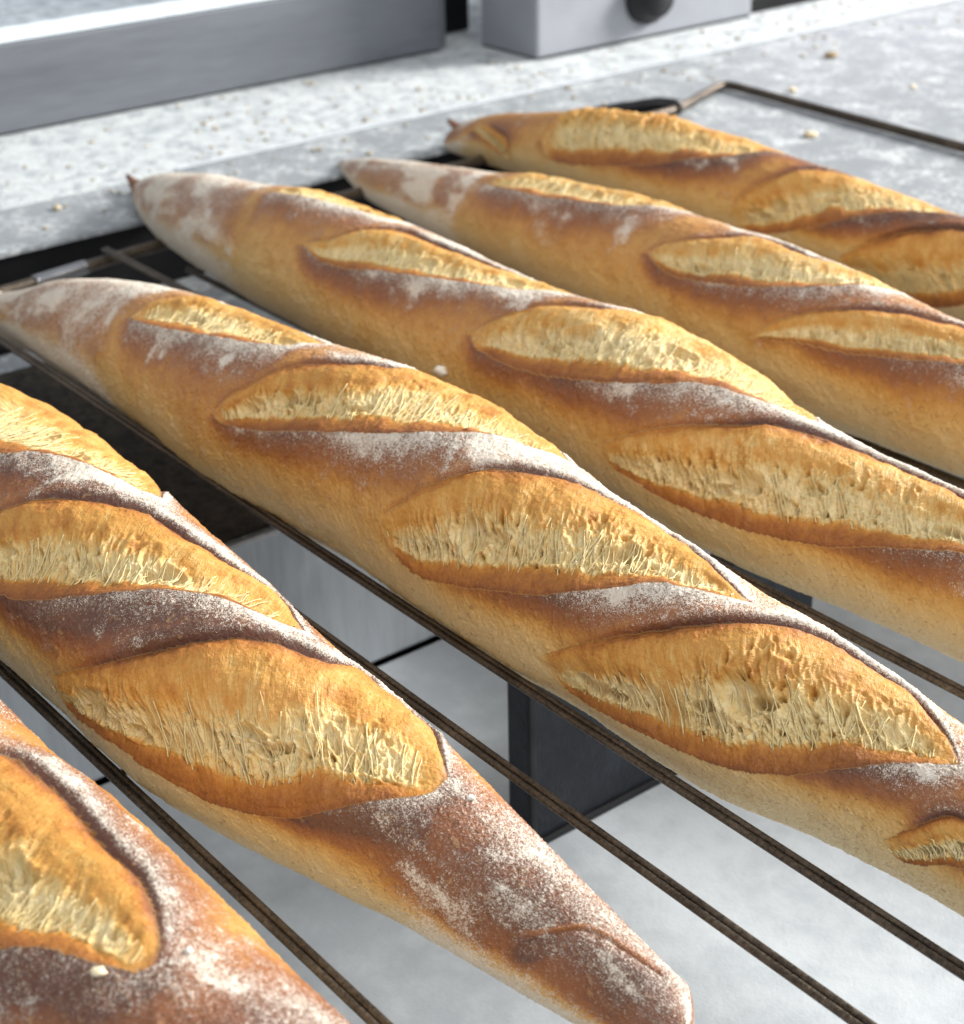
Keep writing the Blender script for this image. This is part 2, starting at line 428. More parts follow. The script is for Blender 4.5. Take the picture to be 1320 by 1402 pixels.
# ------------------------------------------------------------------ loaves (axis: x, y, radius; scores: upper and lower lip as x, angle)
ZB = -0.015
LOAVES = {
 'A': dict(
  axis=[(-0.6200,0.1391,0.0040),(-0.6075,0.1297,0.0102),(-0.5950,0.1218,0.0152),(-0.5700,0.1106,0.0212),(-0.5450,0.1034,0.0261),(-0.5200,0.1013,0.0267),(-0.4950,0.1003,0.0273),(-0.4700,0.0993,0.0279),(-0.4450,0.0983,0.0285),(-0.4200,0.0973,0.0291),(-0.3950,0.0963,0.0297),(-0.3700,0.0953,0.0303),(-0.3450,0.0937,0.0309),(-0.3200,0.0927,0.0315),(-0.2950,0.0940,0.0319),(-0.2700,0.0956,0.0314),(-0.2450,0.0980,0.0305),(-0.2200,0.1024,0.0280),(-0.1950,0.1097,0.0243),(-0.1700,0.1259,0.0157),(-0.1575,0.1383,0.0065)],
  scores=[
   ([(-0.3209,0.651),(-0.3154,1.543),(-0.3049,1.906),(-0.2974,1.983),(-0.2823,2.023),(-0.2618,1.939),(-0.2514,1.926),(-0.2404,1.796),(-0.2330,1.652),(-0.2289,1.517)],
    [(-0.3209,0.651),(-0.2849,0.662),(-0.2630,0.810),(-0.2526,0.952),(-0.2461,1.126),(-0.2386,1.242),(-0.2338,1.314),(-0.2295,1.401),(-0.2289,1.517)]),
  ]),
 'B': dict(
  axis=[(-0.6800,0.1721,0.0040),(-0.6675,0.1721,0.0098),(-0.6550,0.1721,0.0157),(-0.6300,0.1721,0.0235),(-0.6050,0.1721,0.0304),(-0.5800,0.1721,0.0318),(-0.5550,0.1721,0.0318),(-0.5300,0.1721,0.0318),(-0.5050,0.1725,0.0325),(-0.4800,0.1733,0.0335),(-0.4550,0.1739,0.0335),(-0.4300,0.1737,0.0335),(-0.4050,0.1732,0.0332),(-0.3800,0.1735,0.0314),(-0.3550,0.1735,0.0304),(-0.3300,0.1737,0.0288),(-0.3050,0.1772,0.0260),(-0.2800,0.1827,0.0226),(-0.2550,0.1875,0.0184),(-0.2300,0.1909,0.0147),(-0.2050,0.1943,0.0110),(-0.1925,0.1962,0.0093)],
  scores=[
   ([(-0.5014,1.040),(-0.4999,2.078),(-0.4855,2.364),(-0.4800,2.752),(-0.4578,2.728),(-0.4364,2.708),(-0.4175,2.634),(-0.3920,2.116)],
    [(-0.5014,1.040),(-0.4635,1.055),(-0.4369,1.276),(-0.4289,1.481),(-0.4174,1.661),(-0.4037,1.837),(-0.3959,1.976),(-0.3920,2.116)]),
   ([(-0.4240,0.307),(-0.4140,0.908),(-0.4087,1.132),(-0.3996,1.392),(-0.3919,1.646),(-0.3826,1.876),(-0.3675,2.013),(-0.3527,2.169),(-0.3423,2.450),(-0.3189,2.131)],
    [(-0.4240,0.307),(-0.3977,0.386),(-0.3802,0.591),(-0.3667,0.851),(-0.3557,1.101),(-0.3468,1.356),(-0.3383,1.592),(-0.3279,1.777),(-0.3199,2.014),(-0.3189,2.131)]),
   ([(-0.3732,0.005),(-0.3543,0.379),(-0.3410,0.706),(-0.3324,1.013),(-0.3258,1.295),(-0.3200,1.573),(-0.3139,1.838),(-0.3061,2.068),(-0.3046,2.466),(-0.2990,2.462),(-0.2898,2.492),(-0.2818,2.497),(-0.2670,1.978),(-0.2611,1.770)],
    [(-0.3732,0.005),(-0.3659,-0.167),(-0.3470,-0.092),(-0.3340,-0.029),(-0.3185,-0.013),(-0.3052,0.013),(-0.2930,0.113),(-0.2823,0.293),(-0.2736,0.607),(-0.2679,0.866),(-0.2624,1.159),(-0.2596,1.441),(-0.2611,1.770)]),
  ]),
 'C': dict(
  axis=[(-0.7160,0.2712,0.0077),(-0.7035,0.2714,0.0082),(-0.6910,0.2718,0.0092),(-0.6660,0.2739,0.0134),(-0.6410,0.2764,0.0182),(-0.6160,0.2783,0.0216),(-0.5910,0.2793,0.0242),(-0.5660,0.2795,0.0264),(-0.5410,0.2792,0.0280),(-0.5160,0.2782,0.0290),(-0.4910,0.2768,0.0301),(-0.4660,0.2769,0.0311),(-0.4410,0.2793,0.0319),(-0.4160,0.2808,0.0324),(-0.3910,0.2813,0.0326),(-0.3660,0.2805,0.0324),(-0.3410,0.2793,0.0309),(-0.3160,0.2791,0.0289),(-0.2910,0.2801,0.0273),(-0.2660,0.2796,0.0265),(-0.2410,0.2809,0.0252),(-0.2160,0.2857,0.0220),(-0.1910,0.2882,0.0197),(-0.1660,0.2887,0.0177),(-0.1410,0.2892,0.0142),(-0.1285,0.2895,0.0115),(-0.1160,0.2897,0.0084)],
  scores=[
   ([(-0.5486,0.950),(-0.5481,1.372),(-0.5388,1.782),(-0.5255,2.149),(-0.4950,2.252),(-0.4560,1.907)],
    [(-0.5486,0.950),(-0.5294,0.995),(-0.4966,1.205),(-0.4743,1.349),(-0.4589,1.542),(-0.4560,1.907)]),
   ([(-0.4659,0.430),(-0.4591,0.735),(-0.4526,1.016),(-0.4435,1.353),(-0.4309,1.587),(-0.4197,1.880),(-0.4178,2.358),(-0.4007,2.447),(-0.3852,2.503),(-0.3646,2.516),(-0.3426,2.274)],
    [(-0.4659,0.430),(-0.4596,0.377),(-0.4447,0.434),(-0.4246,0.587),(-0.4004,0.821),(-0.3801,1.061),(-0.3644,1.370),(-0.3549,1.633),(-0.3459,1.919),(-0.3426,2.274)]),
   ([(-0.3718,0.284),(-0.3641,0.546),(-0.3592,0.766),(-0.3546,0.938),(-0.3466,1.262),(-0.3380,1.541),(-0.3291,1.816),(-0.3193,2.080),(-0.3053,2.295),(-0.2751,1.978),(-0.2619,1.779),(-0.2559,1.719)],
    [(-0.3718,0.284),(-0.3628,0.073),(-0.3521,0.020),(-0.3396,0.120),(-0.3233,0.309),(-0.3094,0.493),(-0.2978,0.715),(-0.2874,0.953),(-0.2774,1.254),(-0.2710,1.364),(-0.2618,1.577),(-0.2559,1.719)]),
   ([(-0.3027,-0.064),(-0.2913,0.252),(-0.2806,0.535),(-0.2686,0.866),(-0.2603,1.147),(-0.2531,1.427),(-0.2463,1.707),(-0.2382,1.947),(-0.2270,2.011),(-0.2155,2.042),(-0.2042,1.811),(-0.1950,1.561),(-0.1893,1.350)],
    [(-0.3027,-0.064),(-0.2928,-0.281),(-0.2799,-0.260),(-0.2635,-0.174),(-0.2492,-0.085),(-0.2375,-0.019),(-0.2270,0.113),(-0.2177,0.329),(-0.2092,0.598),(-0.2014,0.871),(-0.1938,1.136),(-0.1893,1.350)]),
   ([(-0.1964,0.007),(-0.1909,0.345),(-0.1856,0.669),(-0.1803,0.791),(-0.1722,0.911),(-0.1636,0.813)],
    [(-0.1964,0.007),(-0.1906,-0.113),(-0.1803,0.165),(-0.1758,0.289),(-0.1680,0.489),(-0.1636,0.813)]),
  ]),
 'D': dict(
  axis=[(-0.8320,0.4157,0.0046),(-0.8195,0.4111,0.0069),(-0.8070,0.4067,0.0091),(-0.7820,0.3993,0.0132),(-0.7570,0.3937,0.0168),(-0.7320,0.3895,0.0198),(-0.7070,0.3871,0.0223),(-0.6820,0.3850,0.0241),(-0.6570,0.3831,0.0259),(-0.6320,0.3821,0.0281),(-0.6070,0.3812,0.0296),(-0.5820,0.3803,0.0299),(-0.5570,0.3794,0.0300),(-0.5320,0.3786,0.0301),(-0.5070,0.3775,0.0297),(-0.4820,0.3765,0.0293),(-0.4570,0.3757,0.0295),(-0.4320,0.3751,0.0304),(-0.4070,0.3746,0.0315),(-0.3820,0.3737,0.0315),(-0.3570,0.3724,0.0302),(-0.3320,0.3710,0.0276),(-0.3070,0.3723,0.0250),(-0.2820,0.3757,0.0236),(-0.2570,0.3773,0.0228),(-0.2320,0.3778,0.0220),(-0.2070,0.3783,0.0206),(-0.1820,0.3788,0.0186),(-0.1570,0.3793,0.0159),(-0.1320,0.3798,0.0120),(-0.1195,0.3801,0.0092),(-0.1070,0.3803,0.0059)],
  scores=[
   ([(-0.6318,1.379),(-0.6244,1.725),(-0.6155,2.281),(-0.5935,2.385),(-0.5556,2.110)],
    [(-0.6318,1.379),(-0.6137,1.404),(-0.5988,1.475),(-0.5818,1.606),(-0.5612,1.765),(-0.5556,2.110)]),
   ([(-0.5773,0.724),(-0.5625,0.991),(-0.5536,1.288),(-0.5414,1.605),(-0.5238,1.734),(-0.5069,1.785),(-0.4883,1.874),(-0.4699,2.183),(-0.4385,1.903)],
    [(-0.5773,0.724),(-0.5619,0.634),(-0.5419,0.677),(-0.5185,0.886),(-0.4975,1.076),(-0.4721,1.353),(-0.4546,1.557),(-0.4385,1.903)]),
   ([(-0.4594,0.631),(-0.4530,0.897),(-0.4429,1.234),(-0.4305,1.544),(-0.4152,1.741),(-0.4097,2.152),(-0.3906,2.410),(-0.3781,2.508),(-0.3570,2.569),(-0.3388,2.578),(-0.3185,1.863)],
    [(-0.4594,0.631),(-0.4499,0.499),(-0.4218,0.491),(-0.4006,0.591),(-0.3828,0.753),(-0.3659,0.976),(-0.3528,1.277),(-0.3421,1.428),(-0.3290,1.624),(-0.3185,1.863)]),
   ([(-0.3814,-0.014),(-0.3728,0.234),(-0.3576,0.556),(-0.3413,0.940),(-0.3307,1.233),(-0.3212,1.546),(-0.3101,1.780),(-0.2971,1.896),(-0.2768,1.847),(-0.2650,1.821),(-0.2359,1.552),(-0.2235,1.207)],
    [(-0.3814,-0.014),(-0.3651,-0.070),(-0.3462,-0.086),(-0.3292,-0.007),(-0.3139,0.075),(-0.2997,0.184),(-0.2866,0.310),(-0.2744,0.518),(-0.2584,0.753),(-0.2495,0.899),(-0.2296,1.156),(-0.2235,1.207)]),
  ]),
 'E': dict(
  axis=[(-0.8120,0.5311,0.0008),(-0.7995,0.5260,0.0029),(-0.7870,0.5213,0.0049),(-0.7620,0.5130,0.0085),(-0.7370,0.5062,0.0117),(-0.7120,0.5025,0.0141),(-0.6870,0.5002,0.0162),(-0.6620,0.4980,0.0181),(-0.6370,0.4957,0.0199),(-0.6120,0.4937,0.0223),(-0.5870,0.4915,0.0244),(-0.5620,0.4893,0.0258),(-0.5370,0.4870,0.0272),(-0.5120,0.4847,0.0282),(-0.4870,0.4822,0.0284),(-0.4620,0.4797,0.0287),(-0.4370,0.4773,0.0291),(-0.4120,0.4749,0.0294),(-0.3870,0.4734,0.0289),(-0.3620,0.4744,0.0271),(-0.3370,0.4749,0.0257),(-0.3120,0.4754,0.0248),(-0.2870,0.4759,0.0235),(-0.2620,0.4764,0.0217),(-0.2370,0.4769,0.0194),(-0.2120,0.4774,0.0163),(-0.1870,0.4779,0.0116),(-0.1745,0.4781,0.0080),(-0.1620,0.4784,0.0034)],
  scores=[
   ([(-0.6184,1.100),(-0.6053,1.559),(-0.5941,2.170),(-0.5639,2.223),(-0.5290,2.038),(-0.5198,2.270),(-0.4877,2.025)],
    [(-0.6184,1.100),(-0.5899,1.026),(-0.5574,1.069),(-0.5295,1.178),(-0.5072,1.436),(-0.4877,2.025)]),
   ([(-0.4818,0.726),(-0.4743,0.974),(-0.4587,1.314),(-0.4503,1.585),(-0.4387,1.859),(-0.4146,1.819),(-0.3930,2.095),(-0.3736,2.186)],
    [(-0.4818,0.726),(-0.4645,0.564),(-0.4409,0.654),(-0.4196,0.802),(-0.4022,1.020),(-0.3848,1.412),(-0.3748,1.803),(-0.3736,2.186)]),
   ([(-0.4120,0.185),(-0.3993,0.555),(-0.3853,0.879),(-0.3728,1.166),(-0.3603,1.425),(-0.3470,1.647),(-0.3403,1.742),(-0.3160,1.746),(-0.2982,1.555)],
    [(-0.4120,0.185),(-0.3899,0.383),(-0.3726,0.478),(-0.3568,0.625),(-0.3371,0.859),(-0.3259,0.998),(-0.3077,1.285),(-0.2982,1.555)]),
  ]),
 'F': dict(
  axis=[(-0.7920,0.5945,0.0050),(-0.7795,0.5945,0.0088),(-0.7670,0.5945,0.0118),(-0.7420,0.5945,0.0155),(-0.7170,0.5945,0.0181),(-0.6920,0.5945,0.0208),(-0.6670,0.5945,0.0232),(-0.6420,0.5945,0.0249),(-0.6170,0.5945,0.0259),(-0.5920,0.5945,0.0261),(-0.5670,0.5945,0.0257),(-0.5420,0.5945,0.0251),(-0.5170,0.5945,0.0243),(-0.4920,0.5945,0.0237),(-0.4670,0.5945,0.0230),(-0.4420,0.5945,0.0222),(-0.4170,0.5945,0.0219),(-0.3920,0.5945,0.0218),(-0.3670,0.5945,0.0218),(-0.3420,0.5945,0.0218),(-0.3170,0.5945,0.0218),(-0.3045,0.5945,0.0218),(-0.2920,0.5945,0.0218)],
  scores=[
   ([(-0.7522,0.597),(-0.7505,0.865),(-0.7338,0.719),(-0.7153,0.365),(-0.7089,-0.252)],
    [(-0.7522,0.597),(-0.7402,0.243),(-0.7247,-0.051),(-0.7089,-0.252)]),
   ([(-0.6844,0.470),(-0.6844,1.110),(-0.6856,1.818),(-0.6574,2.134),(-0.6350,2.236),(-0.6126,2.296),(-0.5811,2.288),(-0.5536,2.277),(-0.5267,2.179),(-0.5122,1.972)],
    [(-0.6844,0.470),(-0.6714,0.058),(-0.6342,0.149),(-0.5943,0.485),(-0.5713,0.811),(-0.5519,1.154),(-0.5353,1.979),(-0.5122,1.972)]),
   ([(-0.5423,0.085),(-0.5329,0.622),(-0.5236,1.059),(-0.5139,1.619),(-0.5009,2.069),(-0.4772,2.274),(-0.4556,2.279),(-0.4276,2.080)],
    [(-0.5423,0.085),(-0.5363,-0.167),(-0.5190,-0.109),(-0.4952,0.238),(-0.4819,0.519),(-0.4644,0.921),(-0.4483,1.297),(-0.4335,1.699),(-0.4276,2.080)]),
   ([(-0.4777,-0.153),(-0.4640,0.275),(-0.4473,0.788),(-0.4318,1.176),(-0.4237,1.301),(-0.3846,1.330),(-0.3717,1.053)],
    [(-0.4777,-0.153),(-0.4745,-0.441),(-0.4571,-0.616),(-0.4394,-0.800),(-0.4084,-0.217),(-0.3826,0.445),(-0.3717,1.053)]),
  ]),
}

PROFILE_W = np.array([0, .02, .06, .12, .18, .25, .34, .44, .55, .68, .80, .90, .96, 1.0])
PROFILE_H = np.array([.85, .55, .0, -.8, -1.9, -2.8, -2.9, -2.2, -1.1, .2, .75, .5, -.4, -1.9]) * 1e-3


# (loaf, score): along, across, half length, half width, depth (m)
POCKETS = {('C', 3): [(.56, .46, .0090, .0062, .0030), (.17, .40, .0060, .0032, .0022)], ('C', 1): [(.24, .42, .0042, .0034, .0030), (.12, .36, .0032, .0024, .0020)],
           ('C', 2): [(.30, .40, .0062, .0046, .0022)], ('F', 2): [(.22, .45, .0060, .0045, .0025), (.42, .48, .0080, .0050, .0025)],
           ('D', 2): [(.34, .48, .0070, .0040, .0025)], ('D', 3): [(.38, .40, .0080, .0046, .0024)], ('B', 2): [(.20, .50, .0075, .0040, .0020)]}
STRANDS = 90


def build_loaf(key, label, vis, du, nth, seed, opening, redness, flouring, fold=None, nib=None):
    D = LOAVES[key]
    ax = np.array(D['axis'])
    x0, x1 = ax[0, 0] - .004, ax[-1, 0] + .004
    # x stations: fine inside vis, coarse outside
    xs = [x0]
    while xs[-1] < x1:
        x = xs[-1]
        near_tip = min(x - x0, x1 - x) < .012
        xs.append(x + (du if (vis[0] < x < vis[1]) else (.0012 if near_tip else .004)))
    xs[-1] = x1
    xs = np.array(xs)
    dd = catmull(ax, 8)
    o = np.argsort(dd[:, 0])
    yc = np.interp(xs, dd[o, 0], dd[o, 1]); rr = np.interp(xs, dd[o, 0], dd[o, 2])
    tip0 = np.sqrt(np.clip((xs - x0) / .010, 0, 1)); tip1 = np.sqrt(np.clip((x1 - xs) / (.007 if key == 'B' else .016), 0, 1))
    rr = np.maximum(rr * np.minimum(tip0 * .35 + .65, 1) * np.where(tip0 < 1, np.maximum(tip0, .02), 1) * np.maximum(tip1, .02), 2e-4)
    zc = ZB + np.interp(xs, dd[o, 0], dd[o, 2])
    th = np.concatenate([np.linspace(-.75, 3.3, nth), np.linspace(3.3, 2 * math.pi - .75, 40)[1:-1]])
    X = np.repeat(xs[:, None], len(th), 1); T = np.repeat(th[None], len(xs), 0)
    YC, RR, ZC = (np.repeat(a[:, None], len(th), 1) for a in (yc, rr, zc))
    rref = .029
    sx, sy = X, T * rref
    rs = RR / .030
    # body unevenness
    cy, cz = -np.cos(T) * RR, np.sin(T) * RR
    Hh = .0011 * fbm(X * 26 + seed, cy * 40, cz * 40, 2) + .00022 * fbm(X * 420, cy * 420, cz * 420 + seed, 2) + .00045 * fbm(X * 130 + seed, cy * 150, cz * 150, 3)
    grain = .00010 * fbm(X * 900, cy * 900, cz * 900 + seed, 2)
    Hh = Hh * np.clip(rs, .2, 1) + grain
    up = np.sin(T)
    topness = sst(.15, .95, up)
    bake = .16 + .15 * sst(-.25, .55, up)
    flour = np.full(X.shape, .10)
    lipmax = np.zeros(X.shape)
    opn = np.zeros(X.shape); crumb = np.zeros(X.shape); sid = np.full(X.shape, -1)
    en = .0006 * fbm(sx * 110, sy * 110, seed + .0 * sx, 2) + .00014 * pnoise(sx * 700, sy * 700, seed + .5 + 0 * sx)
    WV, ND = {}, {}
    rimd = np.ones(X.shape)
    SCX, SCY = np.zeros(X.shape), np.zeros(X.shape)
    for si, (U, Lw) in enumerate(D['scores']):
        U = np.array(U) * (1, rref); Lw = np.array(Lw) * (1, rref)
        p0, p1 = U[0], U[-1]
        ln = np.linalg.norm(p1 - p0); e = (p1 - p0) / ln; nrm = np.array([-e[1], e[0]])
        if nrm[1] < 0: nrm = -nrm
        def loc(c):
            q = catmull(c, 10) - p0
            a = q @ e / ln; b = q @ nrm
            o = np.argsort(a); return a[o], b[o]
        ua, ub = loc(U); la, lb = loc(Lw)
        a = ((sx - p0[0]) * e[0] + (sy - p0[1]) * e[1]) / ln
        b = (sx - p0[0]) * nrm[0] + (sy - p0[1]) * nrm[1]
        a = np.where(T > 3.4, 9, a)
        ac = np.clip(a, 0, 1)
        bU, bL = np.interp(ac, ua, ub), np.interp(ac, la, lb)
        W = np.maximum(bU - bL, 1e-5)
        bb = b + en
        out_end = np.maximum(np.maximum(-a, a - 1), 0) * ln
        w = (bb - bL) / W
        inside = (w > 0) & (w < 1) & (a > 0) & (a < 1)
        s = np.clip(W / .026, 0, 1.15)
        op = opening[si % len(opening)]
        top = .5
        if not np.isscalar(op):
            tab = np.array(op)
            op = np.interp(ac, tab[:, 0], tab[:, 1])
            top = np.interp(ac, tab[:, 0], tab[:, 2])
        xi = a * ln
        # wander the crumb line
        eta0 = w * W
        wv = w + .07 * fbm(xi * 70, xi * 0 + seed + si * 3.7, w * 1.5, 2)
        wv = wv + .035 * fbm(xi * 300, eta0 * 40, seed + si * 1.7 + 0 * xi, 2)
        wv = np.where((w > .05) & (w < .93), np.clip(wv, .03, .96), w)
        h = np.interp(np.clip(wv, 0, 1), PROFILE_W, PROFILE_H) * s
        endf = sst(0, .10, a) * sst(0, .10, 1 - a)
        h *= .25 + .75 * endf
        h = np.where((wv > .9), h * (.3 + .7 * sst(.10, .45, a)), h)
        # torn crumb cells
        eta = wv * W
        wx = .0016 * fbm(xi * 150, eta * 150, seed + si + 0 * xi, 2); wy = .003 * fbm(xi * 120 + 40, eta * 120, seed + si + 0 * xi, 2)
        slant = eta * .25
        f1, f2, idc = voronoi((xi + wx + slant) / .0042, (eta + wy) / .0100, seed * 7 + si)
        g1, g2, gid = voronoi((xi + wx * .7 + slant) / .0015, (eta + wy) / .0048, seed * 5 + si + 31)
        wall = 1 - sst(.02, .34, f2 - f1)
        wall2 = 1 - sst(.02, .40, g2 - g1)
        zone = sst(.12, .20, wv) * (1 - sst(top - .10, top + .18, wv + .20 * fbm(xi * 60, eta * 30 + si, seed + 0 * xi, 3))) * endf * op
        p1, p2, pid = voronoi((xi + slant) / .0036 + 7.3, (eta + wy) / .0046, seed * 3 + si + 77)
        pits = (1 - sst(.10, .32, p1)) * (pid > .35) * zone
        h -= .0022 * pits
        # large smooth gas pockets torn open
        rp = np.random.RandomState(seed * 13 + si)
        spec_p = POCKETS.get((key, si), []) + [(rp.uniform(.12, .88), rp.uniform(.24, .48), rp.uniform(.0030, .0060), rp.uniform(.0018, .0034), .0020) for _ in range(3)]
        wob = 1 + .35 * fbm(xi * 130, eta * 130, seed + si + 14.2 + 0 * xi, 2)
        pk = np.zeros(X.shape)
        for (pa, pw, ra, rw, dp) in spec_p:
            dx_, dw_ = (xi - pa * ln + slant - pw * W * .25) / ra, (eta - pw * W) / rw
            d_ = np.sqrt(dx_ ** 2 + dw_ ** 2) * wob
            k1 = 1 - sst(.55, 1.05, d_)
            h += inside * (-dp * k1 + .0005 * np.exp(-((d_ - 1.1) / .16) ** 2)) * (s * endf)
            pk = np.maximum(pk, k1)
        hole = (1 - wall) * (.55 + .75 * np.clip(idc, -.6, 1))
        h += zone * (1 - .75 * pk) * (-.0012 * hole * s - .0006 * (1 - wall2) + .0008)
        strand = 1 - np.abs(fbm((xi + slant + wx) * 520, eta * 75, seed + si + .3 + 0 * xi, 2)) * 2.2
        h += zone * .0006 * strand
        dome = sst(.45, .7, wv) * (1 - sst(.9, 1, wv)) * endf
        tear = fbm((xi + slant + wx) * 240, eta * 110, seed + si + .7 + 0 * xi, 3)
        h += dome * .00028 * tear + dome * .00016 * fbm((xi + slant) * 420, eta * 330, seed + si + 8.7 + 0 * xi, 2) + dome * .0011 * fbm(xi * 60, eta * 60, seed + si + 3.3 + 0 * xi, 2)
        lipband = 1 - sst(.10, .19, wv)
        h += lipband * .00018 * tear
        hin = np.where(inside, h, 0)
        # lips outside
        dL = np.maximum(bL - bb, 0) + out_end; dU = np.maximum(bb - bU, 0) + out_end
        lip_h = np.interp(0, PROFILE_W, PROFILE_H) * s * (.25 + .75 * endf)
        below = (w <= 0); above = (w >= 1)
        hout = np.where(below, lip_h * np.exp(-dL / .009), 0)
        rgt = .25 + .75 * sst(.10, .45, a)
        gro = -.0015 * s * (.25 + .75 * endf) * rgt
        hout = np.where(above, gro * np.exp(-(dU / .0012)) + .0015 * s * rgt * sst(0, .0026, dU) * np.exp(-dU / .010), hout)
        hout = np.where((~inside) & (out_end > 0), 0, hout) if True else hout
        Hh = Hh + np.where(inside, hin, hout)
        sid = np.where(inside, si, sid)
        SCX = np.where(inside, xi + slant + .6 * wx + si * .31, SCX); SCY = np.where(inside, eta, SCY)
        WV[si] = (wv, W); ND[si] = nrm
        # colours (baking state)
        c = np.interp(np.clip(wv, 0, 1), [0, .03, .10, .15, .20, .40, .52, .62, .78, .88, .95, 1],
                      [.90, .80, .72, .62, .22, .12, .34, .46, .48, .63, .88, .98])
        c = np.where(wv > .8, .46 + (c - .46) * (.35 + .65 * sst(.05, .4, a)), c)
        c = np.where(wv < .62, np.maximum(c, (1 - zone) * (.44 + .10 * lipband)), c)
        c -= zone * (.10 * wall2)
        c = np.where(wv < .85, c * (1 - pk) + pk * (.10 + .10 * np.clip(tear, -1, 1)), c)
        c += zone * .22 * wall * np.clip(.3 + fbm(xi * 90, eta * 90, seed + si + 6.1 + 0 * xi, 2), 0, 1)
        c += .10 * pits
        c += (1 - zone) * .13 * tear * (1 - lipband) + .10 * fbm(xi * 40, eta * 60, si + seed + 5.5 + 0 * xi, 3)
        c += .18 * sst(.50, .56, wv) * (1 - sst(.60, .72, wv)) * np.clip(tear + .2, 0, 1)
        c = np.where(endf < 1, c * endf + .48 * (1 - endf), c)
        c = c - {'D': .10, 'E': .10, 'F': .06}.get(key, .03) * (1 - lipband)
        crumb = np.where(inside, np.clip(c, 0, 1), crumb)
        opn = np.where(inside, sst(0, .07, a + .02 * tear) * sst(0, .035, 1 - a + .01 * tear), opn)
        # crust strips: darker and floured just below a lower lip
        inrange = sst(-.06, .06, a) * sst(-.10, .04, 1 - a)
        lf = np.where(below, np.exp(-(np.maximum(bL - bb, 0) / .0125) ** 1.5), 0) * inrange
        uf = np.where(above, np.exp(-(np.maximum(bb - bU, 0) / .008)), 0) * inrange
        rimd = np.minimum(rimd, np.where(above & (out_end <= 0), 1 - rgt * (1 - sst(.0003, .0022, dU)) , 1))
        lipmax = np.maximum(lipmax, np.maximum(lf, uf * .9 * rgt))
    tnz = fbm(sx * 45, sy * 45, seed + 2.2 + 0 * sx, 3)
    tn2 = fbm(sx * 14, sy * 20, seed + 4.2 + 0 * sx, 2)
    smin, smax = min(min(u[0][0] for u in U) for U in [[s[0]] for s in D['scores']]), max(s[0][-1][0] for s in D['scores'])
    endz = np.maximum(sst(.0, .04, smin + .01 - X), sst(.0, .03, X - smax + .008))
    lipt = lipmax * sst(-.1, .6, up)
    back = sst(1.15, 2.3, T) * (T < 3.6)  # back-side flour, thickened to paint the window-lit ridge highlight as well
    bake = bake + redness * (.66 * lipt + .34 * endz * sst(-.35, .35, up) + .10 * topness)
    tn3 = fbm(sx * 170, sy * 170, seed + 7.7 + 0 * sx, 3)
    bake = bake + .09 * tnz + .09 * tn2 + .07 * tn3
    bottom = 1 - sst(-.35, .32, up + .22 * tnz + .12 * tn2)
    bake = bake * (1 - .85 * bottom)
    patch = sst(.15, .6, tnz + .3 * tn2)
    big = fbm(sx * 32, sy * 60, seed + 12.3 + 0 * sx, 2)
    left = sst(0, .05, smin + .02 - X)
    flour = .09 + flouring * (lipt * sst(.1, .8, up) * (.46 + .30 * back + .25 * big) + endz * (.34 + .22 * patch) + .15 * topness + .30 * back * topness + .14 * patch)
    flour = flour + left * (.08 + .42 * sst(-.15, .5, big + .5 * tnz)) + .26 * sst(.15, .80, tn3 * .8 + .7 * tnz) * sst(-.5, .2, up)
    bake = bake - .16 * left * sst(-.1, .4, big)
    flour = flour + .10 * np.clip(tn3 + tnz, 0, 1) + .14 * tnz * (flour > .16) + (.15 + .34 * endz) * bottom
    flour = np.clip(flour, 0, 1) * (.25 + .75 * rimd)
    bake = bake + .16 * (1 - rimd)
    bake = np.clip(bake, 0, 1)
    foldm = 0
    if fold is not None:
        fq = catmull(np.array(fold) * (1, rref), 8)
        fy = np.interp(sx, fq[:, 0], fq[:, 1]); m_ = sst(fq[0, 0], fq[0, 0] + .006, sx) * (1 - sst(fq[-1, 0] - .004, fq[-1, 0], sx)) * (T < 3.4)
        dd_ = fy - sy
        Hh = Hh + m_ * (-.0012 * np.exp(-((dd_ - .0012) / .0013) ** 2) + .0016 * np.exp(-((dd_ - .009) / .006) ** 2) + .0006 * np.exp(-((dd_ + .002) / .002) ** 2))
        g_ = m_ * np.exp(-((dd_ + .0008 + .001 * tn3) / .0022) ** 2)
        bake = bake * (1 - .6 * g_ * (.6 + .8 * tnz)); flour = flour * (1 - .3 * g_)
        bake = np.clip(bake + .35 * m_ * np.exp(-((dd_ - .009) / .007) ** 2), 0, 1)
    R = RR + Hh * np.clip(rs * 1.3, .1, 1)
    fuzz = RNG.normal(size=R.shape) * .00006 * (1 + 1.2 * flour) * np.clip(rs * 2, 0, 1)
    R = R + np.where(opn > 0, fuzz * .5, fuzz)
    Y = YC - np.cos(T) * R
    Z = ZC + np.sin(T) * R * np.where(np.sin(T) < 0, .92, 1.0)
    Z = np.maximum(Z, ZB + .0005 + .0006 * fbm(X * 90, Y * 90, X * 0 + seed, 2))
    nx, nt = X.shape
    P = np.stack([X, Y, Z], -1)
    base = np.array((xs.mean(), float(np.interp(xs.mean(), xs, yc)), ZB))
    P = P - base
    # normals from the grid
    du_ = np.empty_like(P); du_[1:-1] = P[2:] - P[:-2]; du_[0] = P[1] - P[0]; du_[-1] = P[-1] - P[-2]
    dv_ = np.roll(P, -1, 1) - np.roll(P, 1, 1)
    N = np.cross(dv_, du_)
    ln_ = np.linalg.norm(N, axis=-1, keepdims=True)
    N = N / np.maximum(ln_, 1e-12)
    outw = np.stack([X * 0, -np.cos(T), np.sin(T)], -1)
    if (N * outw).sum() < 0: N = -N
    i = np.arange(nx - 1)[:, None]; j = np.arange(nt)[None]
